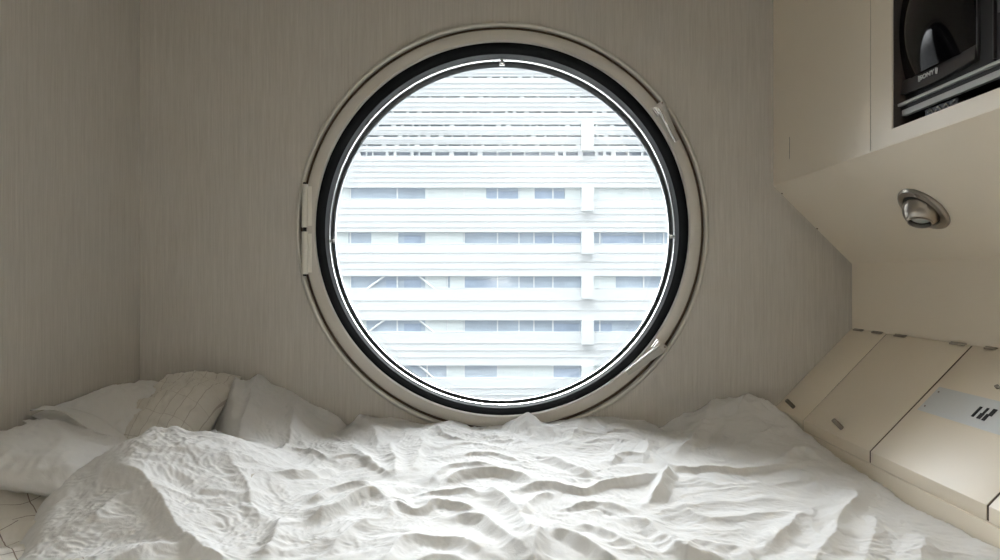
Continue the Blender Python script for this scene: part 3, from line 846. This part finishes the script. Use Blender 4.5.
p1 = place(pillow('pillow', (.34, .50, .15), M['white_cotton2'], 61, 2.4), (-1.040, -.270, .634), 0, 24, -2)
tag(p1, 'plain white pillow lying against the left wall in the back corner', 'pillow')
p2 = place(pillow('pillow', (.25, .54, .17), M['stripe_cotton'], 73, 2.2), (-.950, -.285, .644), 17, -4, 5)
tag(p2, 'striped off-white pillow propped highest against the window wall', 'pillow')
p3 = place(pillow('pillow', (.34, .36, .14), M['white_cotton2'], 83, 2.0), (-1.055, -.66, .628), 0, 12, 4)
tag(p3, 'plain white pillow nearest the camera at the left wall, cut by the picture edge', 'pillow')
# open end of the pillowcase: loose hem layers at the near end of the corner pillow
for k in range(3):
    n_ = 26; m_ = 8; u = np.linspace(0, 1, n_); v = np.linspace(0, 1, m_); U, V = np.meshgrid(u, v)
    Xh = -.15+.27*U; Yh = -.235-.055*V-.012*k-.02*U*k
    Zh = .030-.034*k+.032*np.sin(PI*np.clip(U*1.05, 0, 1))*(1-.4*k)+.010*np.sin(U*9+k*2)*V+.006*perlin(U*4, V*2, 200+k)
    h_ = grid_mesh('pillowcase_hem', Xh, Yh, Zh, M['white_cotton2'], parent=p1)
    so_ = h_.modifiers.new('thick', 'SOLIDIFY'); so_.thickness = .0025

# ------------------------------------------------------------------ building opposite
BY = yt(1)+54-D                        # facade plane 54 m from the camera
S = 54/666.67                          # metres per photo pixel there
def bx(px): return (px-500)*S
def bz(py): return CZ+(280-py)*S
def bmat(name, c, r=.7, **k): return simple(name, c, r, **k)
M['facade'] = bmat('white_cladding', (.53, .555, .56, 1), .6, var=.03, vscale=.2)
M['facade_rib'] = bmat('cladding_joint', (.50, .525, .53, 1), .7)
M['office_glass'] = simple('office_glass', (.33, .39, .45, 1), .12, spec=.6, var=.25, vscale=.45)
M['office_dark'] = simple('office_dark_glass', (.26, .32, .40, 1), .12, spec=.6, var=.3, vscale=.8)
M['blind'] = simple('pale_blind', (.50, .55, .55, 1), .8, var=.04, vscale=.6)
M['mullion'] = simple('white_mullion', (.53, .56, .565, 1), .6)
M['louvre_dark'] = simple('louvre_opening', (.36, .40, .46, 1), .7, var=.3, vscale=.8)
bld = empty('office_building', (0, BY, 0)); tag(bld, 'long white office building with ribbon windows seen through the round window', 'building')
def bp_(name, bm, mat, parent=bld, smooth=None):
    o = mesh_obj(name, bm, mat, None, smooth); o.parent = parent
    if parent is bld: o.matrix_parent_inverse = Matrix.Translation((0, -BY, 0))
    return o
XB0, XB1 = bx(200), bx(800)
rows = [(187.6, 199.8), (232.2, 244.6), (276.2, 289.0), (320.3, 332.8), (365.5, 378.8), (410, 423)]
slots = [(76.5, 77.7), (96.2, 97.6), (111.3, 112.9), (124.4, 126.4), (135.2, 137.0), (144.3, 146.0), (151.6, 155.6)]
openings = sorted(slots+rows)
bm = bmesh.new()
prev = 40
for a, b_ in openings+[(470, 470)]:
    box(bm, XB0, XB1, BY, BY+1.0, bz(a), bz(prev)); prev = b_
box(bm, XB0, XB1, BY+1.0, BY+14, bz(470), bz(40))
WALLBM = bm
# shallow cladding steps on the spandrels
ribs = [207.5, 213.8, 221.0, 227.0, 252.6, 261.5, 268.6, 300.3, 310, 343, 350.2, 357, 388, 395, 402, 160.5, 165.5, 171.5, 177, 182, 69, 73, 83, 88, 92.5, 102, 106.5, 116.5, 120.5, 130, 133, 139.5, 142, 149]

for r in ribs: box(WALLBM, XB0, XB1, BY-.022, BY, bz(r)-.030, bz(r)+.030, mi=1)
# piers
pier_rows = [(187, 211), (231, 254), (276, 298.5), (320, 344), (365, 388), (122.5, 151), (60, 80)]
for a, b_ in pier_rows:
    bm = bmesh.new(); box(bm, bx(581.4), bx(593.2), BY-.35, BY+.9, bz(b_), bz(a)); bp_('pier', bm, M['facade'])
rng = random.Random(3)
for ri, (a, b_) in enumerate(rows):
    bm = bmesh.new(); box(bm, XB0, XB1, BY+.16, BY+.26, bz(b_)+.02, bz(a)-.02)
    w = bp_('window_band', bm, M['office_glass'])
    for px in (330, 350, 397, 427, 447, 464, 497.5, 519, 534, 553, 600, 644, 664): box(WALLBM, bx(px)-.05, bx(px)+.05, BY+.08, BY+.159, bz(b_)+.02, bz(a)-.02)
    box(WALLBM, XB0, XB1, BY+.06, BY+.159, bz(b_)+.02, bz(b_)+.10)
    bm = bmesh.new()
    cells = {0: [(320, 349), (425, 486), (520, 534), (565, 581), (593, 680)], 1: [(330, 348), (371, 398), (425, 463)], 2: [(330, 349), (450, 464), (593, 616)], 3: [(447, 463), (330, 366)], 4: [(447, 464), (497, 553), (593, 600)], 5: [(447, 464)]}[ri]
    if ri in (2, 3): cells = cells+[(425, 446)]
    bm.free()
    for p0, p1_ in cells:
        bm = bmesh.new(); box(bm, bx(p0), bx(p1_), BY+.11, BY+.158, bz(b_)+.06, bz(a)-.03); bp_('blind', bm, M['blind'], w)
    dk = {0: [(487, 519), (535, 564)], 1: [(404, 421), (535, 580), (603, 643)], 2: [(404, 421), (386, 397), (464, 497)], 3: [(404, 421), (553, 579), (593, 612)], 4: [(553, 579)], 5: []}[ri]
    for p0, p1_ in dk:
        bm = bmesh.new(); box(bm, bx(p0), bx(p1_), BY+.12, BY+.157, bz(b_)+.08, bz(a+3.5)); bp_('dark_pane', bm, M['office_dark'], w)
    if ri in (2, 3, 4):
        for p0, p1_ in (((367, b_), (384, a)), ((419, a), (434, b_))):
            bm = bmesh.new(); c0 = Vector((bx(p0[0]), BY+.10, bz(p0[1]))); c1 = Vector((bx(p1_[0]), BY+.10, bz(p1_[1]))); cyl(bm, c0, c1, .08, 8)
            bp_('brace', bm, M['mullion'], w)
for a, b_ in slots:
    bm = bmesh.new(); box(bm, XB0, XB1, BY+.30, BY+.5, bz(b_)+.005, bz(a)-.005); s_ = bp_('louvre_slot', bm, M['louvre_dark'])
    px = 300
    while px < 700:
        w_ = rng.choice((1.5, 2, 3, 5)); box(WALLBM, bx(px), bx(px+w_), BY+.02, BY+.3, bz(b_)+.005, bz(a)-.005); px += w_+rng.choice((5, 8, 12, 14))
bp_('wall', WALLBM, [M['facade'], M['facade_rib']])
bm = bmesh.new(); box(bm, -60, 60, 2, 90, -14, -13.8); tag(mesh_obj('ground', bm, simple('street_paving', (.02, .02, .02, 1), .9)), kind='structure')

# ------------------------------------------------------------------ light
w = bpy.data.worlds.new('overcast'); SC.world = w; w.use_nodes = True
nt = w.node_tree; bg = nt.nodes['Background']
tc = nt.nodes.new('ShaderNodeTexCoord')
dt = nt.nodes.new('ShaderNodeVectorMath'); dt.operation = 'DOT_PRODUCT'; dt.inputs[1].default_value = Vector(SKYDIR).normalized()
nrmz = nt.nodes.new('ShaderNodeVectorMath'); nrmz.operation = 'NORMALIZE'
sq = nt.nodes.new('ShaderNodeVectorMath'); sq.operation = 'MULTIPLY'; sq.inputs[1].default_value = (.22, 1, 1); nt.links.new(tc.outputs['Generated'], sq.inputs[0])
nt.links.new(sq.outputs[0], nrmz.inputs[0]); nt.links.new(nrmz.outputs[0], dt.inputs[0])
mr = nt.nodes.new('ShaderNodeMapRange'); mr.interpolation_type = 'SMOOTHSTEP'
mr.inputs['From Min'].default_value = .94; mr.inputs['From Max'].default_value = .996
mr.inputs['To Min'].default_value = WORLD; mr.inputs['To Max'].default_value = GLOW
nt.links.new(dt.outputs['Value'], mr.inputs['Value'])
mr2 = nt.nodes.new('ShaderNodeMapRange'); mr2.interpolation_type = 'SMOOTHSTEP'
mr2.inputs['From Min'].default_value = .48; mr2.inputs['From Max'].default_value = .95; mr2.inputs['To Min'].default_value = 0; mr2.inputs['To Max'].default_value = BROAD
nt.links.new(dt.outputs['Value'], mr2.inputs['Value'])
am = nt.nodes.new('ShaderNodeMath'); am.operation = 'ADD'; nt.links.new(mr.outputs['Result'], am.inputs[0]); nt.links.new(mr2.outputs['Result'], am.inputs[1])
nt.links.new(am.outputs[0], bg.inputs['Strength'])
bg.inputs['Color'].default_value = (.92, .965, 1.0, 1)      # bright overcast, brightest high up behind the offices
# added fill uplighter, unseen behind the camera: it brightens the room via the ceiling
lamp = empty('fill_uplight', (.55, -3.0, 0)); tag(lamp, 'added fill uplighter on a stand, unseen behind the camera', 'lamp')
bm = bmesh.new(); lathe(bm, [(.0005, 0), (.13, 0), (.13, .015), (.02, .03), (.0005, .03)], 48, True, Matrix.Rotation(PI/2, 4, 'X')); mesh_obj('base', bm, M['steel'], lamp, 40)
bm = bmesh.new(); cyl(bm, (0, 0, .028), (0, 0, 1.62), .012, 20); mesh_obj('pole', bm, M['steel'], lamp, 40)
bm = bmesh.new(); lathe(bm, [(.0005, 1.60), (.06, 1.61), (.13, 1.68), (.16, 1.76), (.156, 1.76), (.126, 1.684), (.058, 1.615), (.0005, 1.606)], 48, True, Matrix.Rotation(PI/2, 4, 'X')); mesh_obj('bowl', bm, M['steel'], lamp, 40)
mm, mnt, mb = new_mat('fill_emitter'); mb.inputs['Emission Color'].default_value = FILLCOL; mb.inputs['Emission Strength'].default_value = FILL
bm = bmesh.new(); lathe(bm, [(.0005, 1.64), (.09, 1.68), (.10, 1.70), (.0005, 1.70)], 48, True, Matrix.Rotation(PI/2, 4, 'X')); mesh_obj('bulb', bm, mm, lamp, 40)

pt = bpy.data.lights.new('window_portal', 'AREA'); pt.shape = 'DISK'; pt.size = 1.22; pt.cycles.is_portal = True
po = bpy.data.objects.new('window_portal', pt); po.location = (WX, .235, WZ); po.rotation_euler = (-PI/2, 0, 0); link(po)

cam = bpy.data.cameras.new('camera'); cam.lens = 24; cam.sensor_width = 36
co = bpy.data.objects.new('camera', cam); co.location = (0, -D, CZ); co.rotation_euler = (PI/2, 0, 0); link(co); SC.camera = co
vs = SC.view_settings; vs.view_transform = 'Standard'; vs.look = 'None'; vs.gamma = 1; vs.use_curve_mapping = False; vs.exposure = EXPO
SC.cycles.max_bounces = 16; SC.cycles.diffuse_bounces = 10; SC.cycles.glossy_bounces = 6; SC.cycles.transparent_max_bounces = 12
SC.cycles.caustics_reflective = False; SC.cycles.caustics_refractive = False
SC.cycles.use_denoising = True; SC.cycles.sample_clamp_indirect = 8
